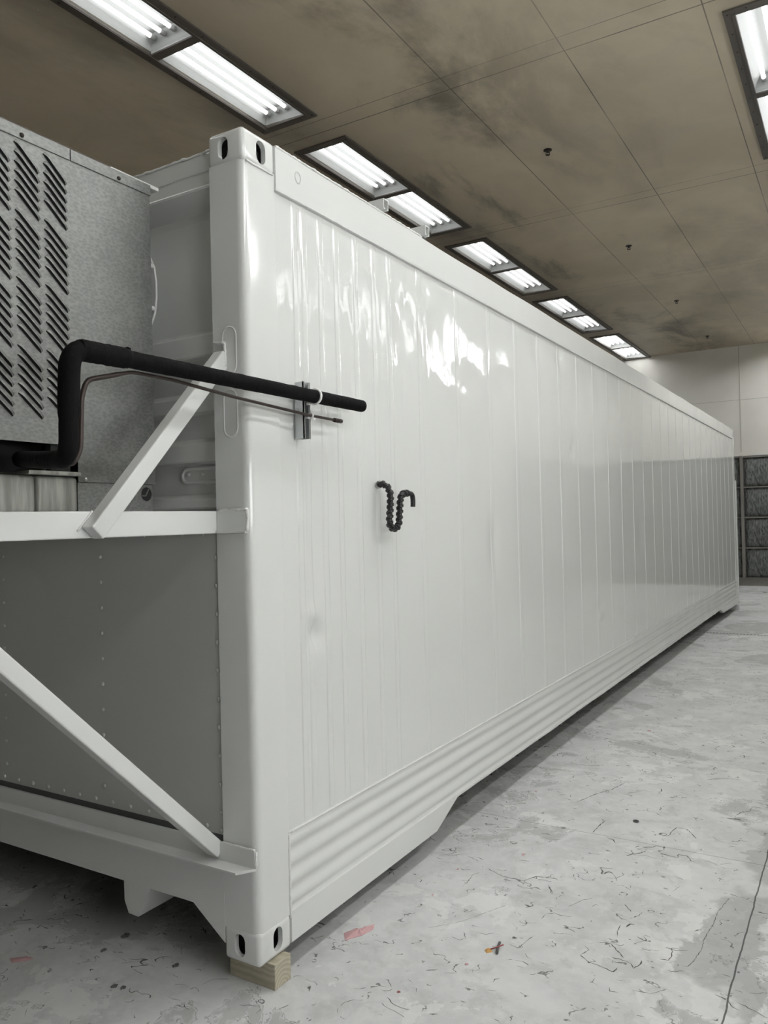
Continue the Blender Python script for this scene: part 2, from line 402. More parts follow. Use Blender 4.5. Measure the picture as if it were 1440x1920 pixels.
# the larger open cracks of the floor coat: (width in mm, points)
CRACKS = [(4.0,[(0.863,0.772),(0.905,0.74),(0.948,0.734),(0.998,0.721),(1.004,0.753)]),(3.0,[(0.86,0.84),(0.882,0.82),(0.865,0.773)]),(2.0,[(0.863,0.861),(0.882,0.871)]),(4.0,[(0.892,0.89),(0.944,0.899),(0.979,0.86),(1.008,0.827)]),(4.0,[(0.968,0.811),(1.021,0.81),(1.04,0.802),(1.055,0.776),(1.069,0.812),(1.068,0.842)]),(3.0,[(1.123,0.878),(1.152,0.888),(1.156,0.926),(1.146,0.977),(1.181,0.99)]),(2.0,[(1.06,0.917),(1.11,0.938)]),(2.0,[(1.158,0.82),(1.187,0.825),(1.216,0.846)]),(4.0,[(0.797,1.7),(0.817,1.741),(0.849,1.768),(0.863,1.804)]),(4.0,[(0.837,1.836),(0.885,1.862),(0.892,1.881),(0.929,1.885),(0.939,1.865)]),(4.0,[(0.926,1.81),(0.969,1.797),(1.011,1.793),(1.007,1.832),(1.047,1.832),(1.073,1.786)]),(3.0,[(0.995,1.892),(1.052,1.887)]),(3.0,[(0.894,2.018),(0.921,2.037),(0.928,2.123),(0.936,2.163),(0.983,2.168),(1.015,2.121),(1.048,2.058)]),(3.0,[(0.651,0.998),(0.68,1.024),(0.71,1.015),(0.75,1.028)]),(2.0,[(0.65,0.953),(0.651,0.998)]),(2.0,[(0.71,1.099),(0.731,1.142),(0.746,1.182),(0.779,1.219)]),(2.0,[(0.659,1.478),(0.698,1.433)]),(3.0,[(0.773,1.427),(0.817,1.451),(0.838,1.495),(0.825,1.519)]),(4.0,[(0.579,1.903),(0.58,2.0),(0.59,2.086)]),(4.0,[(0.656,1.879),(0.693,1.86),(0.716,1.82)]),(4.0,[(1.138,2.413),(1.18,2.427),(1.209,2.412)]),(3.0,[(1.178,2.478),(1.198,2.541),(1.234,2.573),(1.232,2.627)]),(4.0,[(1.226,2.645),(1.29,2.651)]),(3.0,[(1.33,0.886),(1.362,0.881)]),(2.0,[(1.172,1.714),(1.204,1.709)]),(2.0,[(1.192,1.81),(1.239,1.849)]),(2.0,[(1.256,0.829),(1.282,0.832)]),(2.0,[(1.019,0.676),(1.048,0.692)]),(4.0,[(0.901,1.133),(0.936,1.097)]),(3.0,[(0.909,1.23),(0.948,1.177)]),(3.0,[(0.949,0.961),(0.938,1.003),(0.937,1.058)]),(2.0,[(1.199,0.874),(1.22,0.883),(1.232,0.938),(1.242,1.017),(1.239,1.105),(1.25,1.221),(1.251,1.338),(1.276,1.492)]),(3.0,[(1.011,0.623),(1.019,0.601),(1.045,0.609)]),(2.0,[(1.079,0.644),(1.142,0.652),(1.183,0.707)]),(3.0,[(1.397,0.743),(1.448,0.721),(1.493,0.699)]),(9.0,[(0.961,1.05),(0.969,1.08),(0.984,1.084)]),(9.0,[(1.263,1.156),(1.277,1.16)]),(2.0,[(0.417,1.669),(0.426,1.712),(0.474,1.756)]),(2.0,[(0.527,1.314),(0.568,1.327),(0.601,1.308)]),(3.0,[(0.576,1.25),(0.62,1.175)]),(4.0,[(0.281,1.271),(0.367,1.23),(0.467,1.233),(0.5,1.301),(0.587,1.32)]),(3.0,[(0.142,1.351),(0.207,1.323)]),(4.0,[(0.121,2.957),(0.244,2.96),(0.33,3.003)]),(4.0,[(0.374,2.285),(0.435,2.469),(0.492,2.58),(0.529,2.723)]),(6.0,[(1.139,2.409),(1.209,2.427)]),(3.0,[(0.582,1.235),(0.615,1.173)]),(1.5,[(0.285,0.674),(0.377,0.78),(0.484,0.99)]),(4.0,[(0.944,3.012),(1.041,3.077),(1.128,3.106)]),(2.0,[(0.015,1.284),(0.083,1.336),(0.12,1.371)]),(3.0,[(0.285,1.634),(0.321,1.646)]),(5.0,[(0.759,2.668),(0.739,2.73)]),(2.0,[(-0.129,1.373),(-0.103,1.458)]),(2.0,[(-0.622,2.901),(-0.477,2.875)]),(3.0,[(0.586,2.556),(0.654,2.629)]),(2.0,[(1.057,1.437),(1.076,1.5)]),(4.0,[(0.415,0.409),(0.451,0.437)]),(3.0,[(0.655,0.459),(0.652,0.479),(0.666,0.492)]),(3.0,[(0.607,0.717),(0.648,0.707),(0.66,0.778),(0.669,0.811)]),(2.0,[(0.392,0.659),(0.434,0.654),(0.448,0.678),(0.42,0.714)]),(3.0,[(0.317,0.29),(0.327,0.296),(0.36,0.264)]),(3.0,[(0.599,0.31),(0.623,0.311)]),(2.0,[(0.387,0.333),(0.411,0.324)]),(3.0,[(0.686,0.592),(0.713,0.593)])]
random.seed(11)
for wd, pts in CRACKS:
    P_ = [Vector((a, b)) for a, b in pts]; Q = [P_[0]]
    for a, b in zip(P_, P_[1:]):
        n_ = max(1, int((b - a).length / .012))
        for k in range(1, n_ + 1):
            p = a.lerp(b, k / n_)
            if k < n_: p += Vector((random.uniform(-.0022, .0022), random.uniform(-.003, .003)))
            Q.append(p)
    prev = None
    for k, p in enumerate(Q):
        d = (Q[min(k + 1, len(Q) - 1)] - Q[max(k - 1, 0)]).normalized(); nn = Vector((-d.y, d.x))
        hw_ = wd * .00062 * (.35 + .9 * random.random()) * (1 if 0 < k < len(Q) - 1 else .2)
        cur = [bm.verts.new((*(p + nn * hw_), ZF + .0006)), bm.verts.new((*(p - nn * hw_), ZF + .0006))]
        if prev: fc = bm.faces.new((prev[0], prev[1], cur[1], cur[0])); fc.material_index = 1
        prev = cur
struct('floor', bm, [FLOOR, GAPF])
bm = bm_new()
holesx = [(c - FW / 2, c + FW / 2) for c in CEILROWS]
xs = [XL - .2]; [xs.extend(h) for h in holesx]; xs.append(XR + .2)
ys = [YB - .2]
for y in FY: ys += [y, y + FLEN]
ys.append(YF + .2)
for i in range(len(xs) - 1):
    for j in range(len(ys) - 1):
        if i % 2 == 1 and j % 2 == 1: continue
        vs = [bm.verts.new(p) for p in ((xs[i], ys[j], ZC), (xs[i], ys[j + 1], ZC), (xs[i + 1], ys[j + 1], ZC), (xs[i + 1], ys[j], ZC))]
        bm.faces.new(vs)
bmesh.ops.remove_doubles(bm, verts=bm.verts, dist=1e-4)
r = bmesh.ops.extrude_face_region(bm, geom=list(bm.faces))
for v in r['geom']:
    if isinstance(v, bmesh.types.BMVert): v.co.z += 0.018
bmesh.ops.recalc_face_normals(bm, faces=bm.faces)
struct('ceiling', bm, CEIL)
bm = bm_new(); box(bm, XL - .2, XL, YB, YF, ZF, ZC); struct('wall_left', bm, BROWNWALL)
bm = bm_new(); box(bm, XL - .2, XR + .2, YF, YF + .2, ZF, ZC); struct('wall_far', bm, WALL)
bm = bm_new(); box(bm, XL - .2, XR + .2, YB - .2, YB, ZF, ZC); struct('wall_back', bm, BACKWALL)
# right wall with openings for its light fixtures, the added low light and a door
bm = bm_new()
ys = [YB]
for y in FY[0:4]: ys += [y, y + FLEN]
ys.append(YF); zs = [ZF, ADDED_LOWZ - FW / 2, ADDED_LOWZ + FW / 2, WALLZ - FW / 2, WALLZ + FW / 2, ZC]
for i in range(len(ys) - 1):
    for j in range(5):
        if i % 2 == 1 and (j == 3 or (j == 1 and i < 2)): continue
        bm.faces.new([bm.verts.new(p) for p in ((XR, ys[i], zs[j]), (XR, ys[i], zs[j + 1]), (XR, ys[i + 1], zs[j + 1]), (XR, ys[i + 1], zs[j]))])
bmesh.ops.remove_doubles(bm, verts=bm.verts, dist=1e-4)
r = bmesh.ops.extrude_face_region(bm, geom=list(bm.faces))
for v in r['geom']:
    if isinstance(v, bmesh.types.BMVert): v.co.x += 0.018
bmesh.ops.recalc_face_normals(bm, faces=bm.faces)
struct('wall_right', bm, WALL)
bm = bm_new(); box(bm, XR - 0.04, XR - .001, 10.7, 16.2, ZF + .15, 2.62); struct('door_1', bm, TRIMGREY)
# joints of the far wall panels
bm = bm_new(); box(bm, -0.445, -0.435, YF - .006, YF, 2.75, ZC); struct('trim_1', bm, SEAM)
bm = bm_new(); box(bm, XL, -0.445, YF - .003, YF, 3.985, 3.992)
box(bm, -0.435, XR, YF - .003, YF, 3.985, 3.992); struct('trim_2', bm, SEAM)
bm = bm_new(); box(bm, XL, XR, YF - .012, YF - .0, 2.75, 2.835); struct('trim_3', bm, WALL)
# filter bank: steel posts, rails and pads
CW = 1.32; PX = [(-0.44 + CW * k) for k in range(-3, 3)]
bm = bm_new(); box(bm, XL, XR, YF - .05, YF, ZF, ZF + .17); struct('baseboard_far', bm, TRIMGREY)
bm = bm_new(); box(bm, XL, XR, YF - .02, YF - .001, ZF + .17, 2.75); struct('trim_4', bm, GAP)
RH = [0.08, 0.735, 1.40, 2.06, 2.72]
for n, x in enumerate(PX):
    bm = bm_new(); box(bm, x - .03, x + .03, YF - .13, YF - .02, ZF + .17, 2.75, .004); struct('trim_%d' % (5 + n), bm, TRIMGREY)
for n, z in enumerate(RH):
    bm = bm_new()
    for x in PX[:-1]: box(bm, x + .031, x + CW - .031, YF - .075, YF - .02, z - .012, z + .012)
    box(bm, PX[-1] + .031, XR, YF - .075, YF - .02, z - .012, z + .012)
    struct('trim_%d' % (20 + n), bm, TRIMGREY)
random.seed(3)
rown = ['bottom', 'second', 'third', 'top']
for c in range(len(PX) - 1):
    for rr in range(4):
        x0, x1, z0, z1 = PX[c] + .045, PX[c] + CW - .045, RH[rr] + .022, RH[rr + 1] - .02
        bm = bm_new(); nx, nz = 16, 9; g = []
        for i in range(nx + 1):
            row = []
            for j in range(nz + 1):
                u, v_ = i / nx, j / nz
                bul = (math.sin(math.pi * u) ** 0.35) * (math.sin(math.pi * v_) ** 0.4) if 0 < i < nx and 0 < j < nz else 0
                x = x0 + (x1 - x0) * u; z = z0 + (z1 - z0) * v_
                edge = 0.014 * noise.noise(Vector((x * 5, z * 5, c + rr * 7)))
                if j in (0, nz): z += edge
                if i in (0, nx): x += edge
                row.append(bm.verts.new((x, YF - .03 - .055 * bul - .012 * noise.noise(Vector((x * 4, z * 4, rr))) * bul, z)))
            g.append(row)
        for i in range(nx):
            for j in range(nz):
                fc = bm.faces.new((g[i][j], g[i + 1][j], g[i + 1][j + 1], g[i][j + 1])); fc.smooth = True
        # closed back
        rim = [g[i][0] for i in range(nx + 1)] + [g[nx][j] for j in range(1, nz + 1)] + [g[i][nz] for i in range(nx - 1, -1, -1)] + [g[0][j] for j in range(nz - 1, 0, -1)]
        bk = [bm.verts.new((v_.co.x, YF - .021, v_.co.z)) for v_ in rim]
        for i in range(len(rim)):
            bm.faces.new((rim[i], bk[i], bk[(i + 1) % len(rim)], rim[(i + 1) % len(rim)]))
        bm.faces.new(bk); bmesh.ops.recalc_face_normals(bm, faces=bm.faces)
        o = obj('filter_pad', bm, FILTER, origin=((x0 + x1) / 2, YF - .021, z0))
        if c == 3: lab = 'grey filter pad right of the steel post on the far wall, %s row' % rown[rr]
        elif c == 2: lab = 'grey filter pad between steel post and container edge, %s row of four' % rown[rr]
        else: lab = 'grey filter pad on the far wall behind the container, %s row, column %s' % (rown[rr], ['farthest left', 'second from left', '', '', 'farthest right'][c])
        tag(o, lab, 'filter', 'exhaust filter pads on the far wall')

# ------------------------------------------------------------------ light fixtures
def make_fixture():
    """built opening down at z=0, running along +y from the origin; returns the root"""
    root = thing('fluorescent_light', 'x', 'ceiling light', (0, 0, -ZO))
    h, D = FW / 2, 0.13
    B = lambda n, b, m, p=root, **k: obj(n, b, m, p, origin=(0, 0, 0), **k)
    bm = bm_new()
    for k in range(2):
        y0 = k * (PLEN + PGAP); y1 = y0 + PLEN
        pr = [(-h, 0.0), (-h, .02), (-h + .05, D), (h - .05, D), (h, .02), (h, 0)]
        sheet(bm, pr, 1, y0, y1)
        for yy, e in ((y0, .03), (y1, -.03)):
            bm.faces.new([bm.verts.new(p) for p in ((-h, yy, 0), (h, yy, 0), (h, yy, .02), (h - .05, yy + e, D), (-h + .05, yy + e, D), (-h, yy, .02))])
    # outer sheet metal can
    for q in (((-h - .01, -h - .004)), ((h + .004, h + .01))): box(bm, q[0], q[1], -.01, FLEN + .01, .02, D + .02)
    box(bm, -h - .01, h + .01, -.01, FLEN + .01, D + .01, D + .02)
    B('housing', bm, HOUSE)
    bm = bm_new(); fo, fi = 0.078, 0.004
    box(bm, -h - fo, -h + fi, -fo, FLEN + fo, -.016, -.001, .002); box(bm, h - fi, h + fo, -fo, FLEN + fo, -.016, -.001, .002)
    for a, b in ((-fo, fi), (PLEN - fi, PLEN + PGAP + fi), (FLEN - fi, FLEN + fo)): box(bm, -h + fi, h - fi, a, b, -.016, -.001, .002)
    for a, b, c_, d in ((-h - .022, -h + .002, -.022, FLEN + .022), (h - .002, h + .022, -.022, FLEN + .022)): box(bm, a, b, c_, d, -.024, -.016, .002)
    for k in range(11):
        for s in (-1, 1): dome(bm, (s * (h + .05), -.03 + k * (FLEN + .06) / 10, -.0155), (0, 0, -1), .007, .006, 8, 1)
    for s in (-.15, .15):
        for y in (-.05, FLEN + .05): dome(bm, (s, y, -.0155), (0, 0, -1), .007, .006, 8, 1)
    B('frame', bm, [FRAMEBR, BRASS])
    for k in range(2):
        y0 = k * (PLEN + PGAP)
        bm = bm_new(); box(bm, -h + .005, h - .005, y0 + .005, y0 + PLEN - .005, .004, .007); B('lens', bm, LENSM)
        for j in range(4):
            x = -.156 + .104 * j
            bm = bm_new(); tube(bm, [(x, y0 + .075, .085), (x, y0 + PLEN - .075, .085)], .0165, 10); tb = B('fluorescent_tube', bm, TUBEM)
            for ya, yb in ((y0 + .03, y0 + .0745), (y0 + PLEN - .0745, y0 + PLEN - .03)):
                bm = bm_new(); tube(bm, [(x, ya, .085), (x, yb, .085)], .021, 10); B('lamp_holder', bm, ENDCAP, tb)
    return root
fx0 = make_fixture(); first = True
names = {-1: 'first', 0: 'second', 1: 'third', 2: 'fourth'}
leftlab = {0: 'above the near container corner and the louvered unit, its far half visible',
           1: 'over the two channel ends on the container roof',
           2: 'third nearest of the left row of five along the container roof',
           3: 'fourth of the left row of five, one before the farthest',
           4: 'farthest and smallest of the left row, beside the far wall'}
def place(loc, rot, lab, grp, tm=None):
    global first
    o = fx0 if first else copy_tree(fx0); first = False
    if tm:
        for ch in o.children:
            if ch.name.startswith('fluorescent_tube'): ch.material_slots[0].link = 'OBJECT'; ch.material_slots[0].material = tm
    o.location = loc; o.rotation_euler = rot; o['label'] = lab; o['group'] = grp; return o
for i, y in enumerate(FY):
    k = i - 1
    if k >= 0: place((CEILROWS[0], y, ZC + ZO), (0, 0, 0), 'recessed light ' + leftlab[k], 'recessed lights of the left ceiling row', tubemat(LEFT_ROW[i]))
    else: place((CEILROWS[0], y, ZC + ZO), (0, 0, 0), 'recessed fluorescent light over the free end of the platform, nearest of the left ceiling row', 'recessed lights of the left ceiling row', tubemat(LEFT_ROW[i]))
for i, y in enumerate(FY):
    k = i - 1
    if k == 1: lab = 'recessed fluorescent light at the upper right, only partly in sight'
    else: lab = 'recessed fluorescent light of the right ceiling row, ' + (['nearest over the container front', '', 'third from front', 'fourth from front', 'fifth, by the far wall'][k] if k >= 0 else 'before the container end')
    place((CEILROWS[1], y, ZC + ZO), (0, 0, 0), lab, 'recessed lights of the right ceiling row', tubemat(RIGHT_ROW[i]))
for i, y in enumerate(FY):
    k = i - 1
    if k > 2: continue
    place((XR, y, WALLZ + ZO), (0, math.pi / 2, 0), 'fluorescent light recessed high in the right wall, %s from the near end' % names[k], 'recessed lights high in the right wall', tubemat(WALL_ROW[i]))

for i, y in enumerate(FY[:1]):
    place((XR, y, ADDED_LOWZ + ZO), (0, math.pi / 2, 0), 'added fill light set low in the right wall, %s from the near end' % names[i - 1], 'added fill lights low in the right wall', tubemat(ADDED_LOW_ROW[i]))
# sprinklers
bm = None
def sprinkler():
    root = thing('fire_sprinkler', 'x', 'sprinkler', (0, 0, -ZO))
    bm = bm_new(); tube(bm, [(0, 0, 0), (0, 0, -.004), (0, 0, -.008), (0, 0, -.016)], lambda s, a: .042 if s < .009 else .03, 20); obj('ceiling_plate', bm, BRASS, root, origin=(0, 0, 0), autosmooth=30)
    bm = bm_new(); tube(bm, [(0, 0, -.012), (0, 0, -.045)], .014, 12)
    for s in (-1, 1): tube(bm, smooth_path([(s * .012, 0, -.04), (s * .02, 0, -.055), (s * .014, 0, -.072), (0, 0, -.078)], 4), .004, 6)
    obj('sprinkler_body', bm, BRASS, root, origin=(0, 0, 0))
    bm = bm_new(); tube(bm, [(0, 0, -.078), (0, 0, -.083)], .022, 16); obj('deflector', bm, BRASS, root, origin=(0, 0, 0))
    return root
s0 = sprinkler()
for k, (x, y) in enumerate(((-.80, 5.53), (-.83, 8.86), (-.84, 12.15), (-.85, 15.38))):
    o = s0 if k == 0 else copy_tree(s0)
    o.location = (x, y, ZC + ZO); o.scale = (1, 1, .62)
    o['label'] = 'dark bronze sprinkler head hanging from the ceiling, ' + ['nearest and largest of four', 'second nearest of four', 'third of four', 'smallest of four, near the far wall'][k]
    o['group'] = 'sprinkler heads in a line on the ceiling'

# ------------------------------------------------------------------ the container
C = thing('refrigerated_container', 'long white gloss painted refrigerated shipping container raised on timber blocks', 'container', (-1.219, 0, 0))
L, W, H = 12.192, 2.438, 2.896

def apply_mods(o):
    dg = bpy.context.evaluated_depsgraph_get(); dg.update()
    me = bpy.data.meshes.new_from_object(o.evaluated_get(dg)); o.modifiers.clear(); old = o.data; o.data = me
    if old.users == 0: bpy.data.meshes.remove(old)
def make_casting(front_y, z0, holes_z):
    """corner casting at x -0.162..0; its outer end face is at front_y"""
    s = 1 if front_y < 1 else -1
    y0, y1 = sorted((front_y, front_y + s * .178))
    bm = bm_new(); box(bm, -.162, 0, y0, y1, z0, z0 + .118, .017, 3)
    me = bpy.data.meshes.new('corner_casting'); bm.to_mesh(me); bm.free(); me.materials.append(PAINT)
    o = bpy.data.objects.new('corner_casting', me); COL.objects.link(o)
    cuts = []
    def cutter(bmc):
        bmesh.ops.recalc_face_normals(bmc, faces=bmc.faces)
        m2 = bpy.data.meshes.new('cut'); bmc.to_mesh(m2); bmc.free(); c = bpy.data.objects.new('cut', m2); COL.objects.link(c); cuts.append(c)
        md = o.modifiers.new('b', 'BOOLEAN'); md.operation = 'DIFFERENCE'; md.object = c; md.solver = 'EXACT'
    b = bm_new(); box(b, -.162 + .02, -.02, y0 + .02, y1 - .02, z0 + .016, z0 + .102); cutter(b)
    b = bm_new(); prism(b, obround(.046, .078, 8, -.088, z0 + holes_z), 1, front_y - s * .05, front_y + s * .05); cutter(b)
    b = bm_new(); prism(b, obround(.050, .082, 8, front_y + s * .099, z0 + holes_z), 0, -.05, .05); cutter(b)
    b = bm_new(); prism(b, obround(.05, .09, 8, -.088, front_y + s * .095), 2, (z0 + .08) if z0 > 1 else z0 - .04, (z0 + .16) if z0 > 1 else z0 + .04); cutter(b)
    apply_mods(o)
    for c in cuts: m2 = c.data; bpy.data.objects.remove(c); bpy.data.meshes.remove(m2)
    me = o.data
    for p in me.polygons: p.use_smooth = True
    me.set_sharp_from_angle(angle=math.radians(35))
    org = world_of(C) - Vector((0, 0, ZO))
    me.materials.append(UNDER)  # dark colour inside the cavity stands in for its shade
    for p in me.polygons:
        c = p.center
        if -.162 + .0185 < c.x < -.0185 and y0 + .0185 < c.y < y1 - .0185 and z0 + .0145 < c.z < z0 + .1035: p.material_index = 1
    me.transform(Matrix.Translation(-org)); o.parent = C
    return o
for fy in (0, L):
    make_casting(fy, 0, .062); make_casting(fy, H - .118, .056)
def casting_far_side(src):
    c = src.copy(); COL.objects.link(c); c.parent = C; c.scale = (-1, 1, 1); return c
for src in [o for o in C.children if o.name.startswith('corner_casting')]: casting_far_side(src)

def rounded(pts, r, which, n=6):
    out = []
    for i, p in enumerate(pts):
        if i in which:
            a, b, c = Vector(pts[i - 1]), Vector(p), Vector(pts[(i + 1) % len(pts)])
            s, e = b + (a - b).normalized() * r, b + (c - b).normalized() * r
            for k in range(n + 1):
                t_ = k / n; q = (1 - t_) ** 2 * s + 2 * t_ * (1 - t_) * b + t_ * t_ * e; out.append((q.x, q.y))
        else: out.append(p)
    return out
# near right corner post with two stamped obround beads on its end face
bm = bm_new()
prism(bm, rounded([(-.158, .06), (-.158, .004), (-.004, .004), (-.004, .176), (-.05, .176), (-.05, .06)], .032, (2,)), 2, .112, H - .112)
obj('corner_post', bm, PAINT, C, autosmooth=35)
bm = bm_new()
for cz, h_ in ((2.125, .165), (1.905, .165)):
    ring = [(x, .0062, z) for x, z in obround(.062, h_, 8, -.082, cz)]; ring.append(ring[0]); ring.append(ring[1])
    tube(bm, ring, .0045, 8, caps=False)
obj('stamped_bead', bm, PAINT, C)
bm = bm_new()
prism(bm, [(-W + .158, .06), (-W + .158, .004), (-W + .004, .004), (-W + .004, .175), (-W + .05, .175), (-W + .05, .06)], 2, .112, H - .112); obj('corner_post', bm, PAINT, C)
for sx in (0, 1):
    bm = bm_new(); x0, x1 = ((-.158, -.004), (-W + .004, -W + .158))[sx]
    box(bm, x0, x1, L - .175, L - .004, .112, H - .112, .008); obj('corner_post', bm, PAINT, C)

# side wall panel with lapped ribs and dents
ribs = [.278, .331, .44, .55, .69, .835, .968, 1.249, 1.659, 2.077, 2.484]
y = 2.484
while y < 11.6: y += .41 ; ribs.append(y)
ribs = [r for r in ribs if r < 11.9]
dents = [(.375, 1.09, .040, .045, .020), (.36, 1.17, .05, .035, -.010), (.40, 1.0, .04, .05, -.006), (.42, 1.43, .07, .12, .006), (4.19, .80, .12, .03, .005), (4.19, .72, .07, .03, -.006), (2.11, 1.38, .06, .14, .007),
         (3.58, 1.98, .035, .05, .010), (3.62, 2.06, .03, .04, .006), (1.12, 2.45, .09, .10, .008), (1.34, 2.62, .05, .05, .006), (2.9, 2.6, .10, .08, .006), (3.35, 2.64, .08, .08, .008),
         (1.8, 2.25, .12, .07, .004), (2.3, 2.3, .10, .10, .005), (1.5, 2.2, .08, .06, -.004), (5.6, 1.35, .1, .2, .005), (7.6, 1.1, .1, .15, .004)]
def sdisp(y, z):
    d = 0.0
    for i, r in enumerate(ribs):
        a = abs(y - r - .022)
        if a < .03:
            hw, rh = (.024, .0035) if r > 1.1 else (.019, .0028)
            d += rh * min(1, max(0, (hw - a) / .0045)) * min(1, max(0, (2.725 - z) / .02)) * min(1, max(0, (z - .405) / .02))
    fy = 1.0 if y < 1.0 else max(0.12, 1.0 - (y - 1.0) / 1.6)
    fz = max(0.15, min(1, (z - 1.5) / .7)); fz *= min(1, max(0, (2.74 - z) / .08))
    wr = noise.noise(Vector((y * 13, z * 2.2, 3.3))) * .0013 + max(0, noise.noise(Vector((y * 26, z * 6, 8.3))) - .1) * .0032
    d += wr * fy * fz
    mid = 1.0 if 1.0 < y < 4.2 else max(0, 1 - (y - 4.2) / 2) if y > 4.2 else .8
    d += noise.noise(Vector((y * 4.2, z * 3.3, 1.7))) * .0034 * mid * max(0, min(1, (z - 1.75) / .6)) * min(1, max(0, (2.74 - z) / .1))
    d += noise.noise(Vector((y * 1.3, z * 1.1, 9.7))) * .002
    for (cy, cz, ry, rz, a) in dents:
        q = ((y - cy) / ry) ** 2 + ((z - cz) / rz) ** 2
        if q < 9: d -= a * math.exp(-q)
    return d
ysmp = set()
y = .175
while y < 1.4: ysmp.add(round(y, 4)); y += .0085
while y < 12.02: ysmp.add(round(y, 4)); y += (.03 if y < 4.5 else .08)
for r in ribs:
    for q in (-.0045, -.002, .0005, .0025, .005, .012, .022, .032, .039, .0415, .0435, .046, .0485): ysmp.add(round(r + q, 4))
ysmp.add(12.017)
ysmp = [q for q in sorted(ysmp) if q <= 12.017]
ysmp = [q for i, q in enumerate(ysmp) if i == 0 or q - ysmp[i - 1] > .0012]
zsmp = [.40 + (2.735 - .40) * k / 110 for k in range(111)]
bm = bm_new(); g = [[bm.verts.new((-.012 + sdisp(y, z), y, z)) for z in zsmp] for y in ysmp]
for i in range(len(ysmp) - 1):
    for j in range(len(zsmp) - 1):
        fc = bm.faces.new((g[i][j], g[i + 1][j], g[i + 1][j + 1], g[i][j + 1])); fc.smooth = True
obj('side_panel', bm, SIDEPAINT, C)
# corrugated lower band with its rail and the two lifted-out pockets
def zbot(y):
    pts = [(.178, .008), (1.31, .012), (1.54, .105), (10.30, .105), (10.58, .030), (12.0, .012)]
    for (a, za), (b, zb) in zip(pts, pts[1:]):
        if y <= b: return za + (zb - za) * (y - a) / (b - a)
    return .012
bm = bm_new(); prof = []
for k in range(61):
    z = .405 - (.405 - .125) * k / 60
    ph = (.405 - z) / .28
    prof.append((z, -.003 - .0085 * (0.5 + 0.5 * math.cos(2 * math.pi * ph * 4.0)) * min(1, ph * 14, (1 - ph) * 14 + .2)))
ysm = [.177 + (12.01 - .177) * k / 200 for k in range(201)]
g = []
for y in ysm:
    wv = .0025 * noise.noise(Vector((y * 2.5, 0, 0)))
    g.append([bm.verts.new((x + wv, y, z)) for z, x in prof])
for i in range(200):
    for j in range(60):
        fc = bm.faces.new((g[i][j], g[i][j + 1], g[i + 1][j + 1], g[i + 1][j])); fc.smooth = True
# top return flange
for i in range(200): bm.faces.new((g[i][0], g[i + 1][0], bm.verts.new((-.03, ysm[i + 1], .407)), bm.verts.new((-.03, ysm[i], .407))))
bmesh.ops.remove_doubles(bm, verts=bm.verts, dist=2e-4)
obj('corrugated_skirt', bm, PAINT, C)
bm = bm_new(); A = []
yk = sorted(set([.178, 1.25, 1.31, 1.35, 1.5, 1.54, 10.30, 10.58, 12.014] + [1.54 + 8.76 * k / 60 for k in range(61)]))
for y in yk:
    zb = zbot(y) + .004 * noise.noise(Vector((y * 1.5, 4, 0))) * (1 if 1.6 < y < 10.2 else 0)
    A.append([bm.verts.new(p) for p in ((-.014, y, .128), (.0, y, .124), (.0, y, min(zb + .006, .12)), (-.006, y, zb), (-.05, y, zb), (-.05, y, .128))])
for i in range(len(yk) - 1):
    for j in range(5): bm.faces.new((A[i][j], A[i][j + 1], A[i + 1][j + 1], A[i + 1][j]))
bm.faces.new(A[0]); bm.faces.new(A[-1]); bmesh.ops.recalc_face_normals(bm, faces=bm.faces)
obj('bottom_side_rail', bm, PAINT, C)
# weld beads along skirt top and its end
def bead(bm, p, q, r, amp=.35, fr=60, seed=0):
    p, q = Vector(p), Vector(q); pts = resample([p, q], .012)
    pts = [a + Vector((0, noise.noise(a * 40 + Vector((seed, 0, 0))) * r * .5, noise.noise(a * 45 + Vector((0, seed, 0))) * r * .5)) for a in pts]
    tube(bm, pts, lambda s, a: r * (1 + amp * noise.noise(Vector((s * fr, seed, a)))), 6)
bm = bm_new(); bead(bm, (-.004, .19, .404), (-.004, 5.2, .404), .0035); bead(bm, (-.004, .177, .10), (-.004, .177, .40), .005, .5)
bead(bm, (-.008, .176, .40), (-.008, .176, 2.72), .0035, .5, 30, 3)
obj('weld_seam', bm, WELD, C)
# top rail
bm = bm_new()
prism(bm, [(.0, 2.728), (.002, 2.736), (.002, 2.884), (-.010, 2.893), (-.06, 2.893), (-.06, 2.728)], 1, .176, L - .176)
bmesh.ops.subdivide_edges(bm, edges=[e for e in bm.edges if abs(e.verts[0].co.y - e.verts[1].co.y) > 5], cuts=90)
for v in bm.verts:
    v.co.z += .006 * noise.noise(Vector((v.co.y * 1.6, 2, 0))) * (1 if v.co.z > 2.8 else .4); v.co.x += .003 * noise.noise(Vector((v.co.y * 3.5, v.co.z * 3, 5)))
bm.normal_update()
obj('top_side_rail', bm, PAINT, C, autosmooth=7)
bm = bm_new(); ring = [(.003, .31 + .017 * math.cos(a * math.pi / 8), 2.82 + .021 * math.sin(a * math.pi / 8)) for a in range(18)]
tube(bm, ring, .003, 6, caps=False); obj('rail_plug', bm, PAINT, C)
# weld runs on top rail edge and post
bm = bm_new(); bead(bm, (.0, .18, 2.889), (.0, 1.3, 2.889), .005, .8, 40, 5); bead(bm, (0.0, .18, 2.731), (0.0, 1.0, 2.731), .003, .6, 40, 8)
bead(bm, (-.002, .02, 2.779), (-.002, .165, 2.779), .004, .4, 40, 9)
obj('weld_seam', bm, WELD, C)
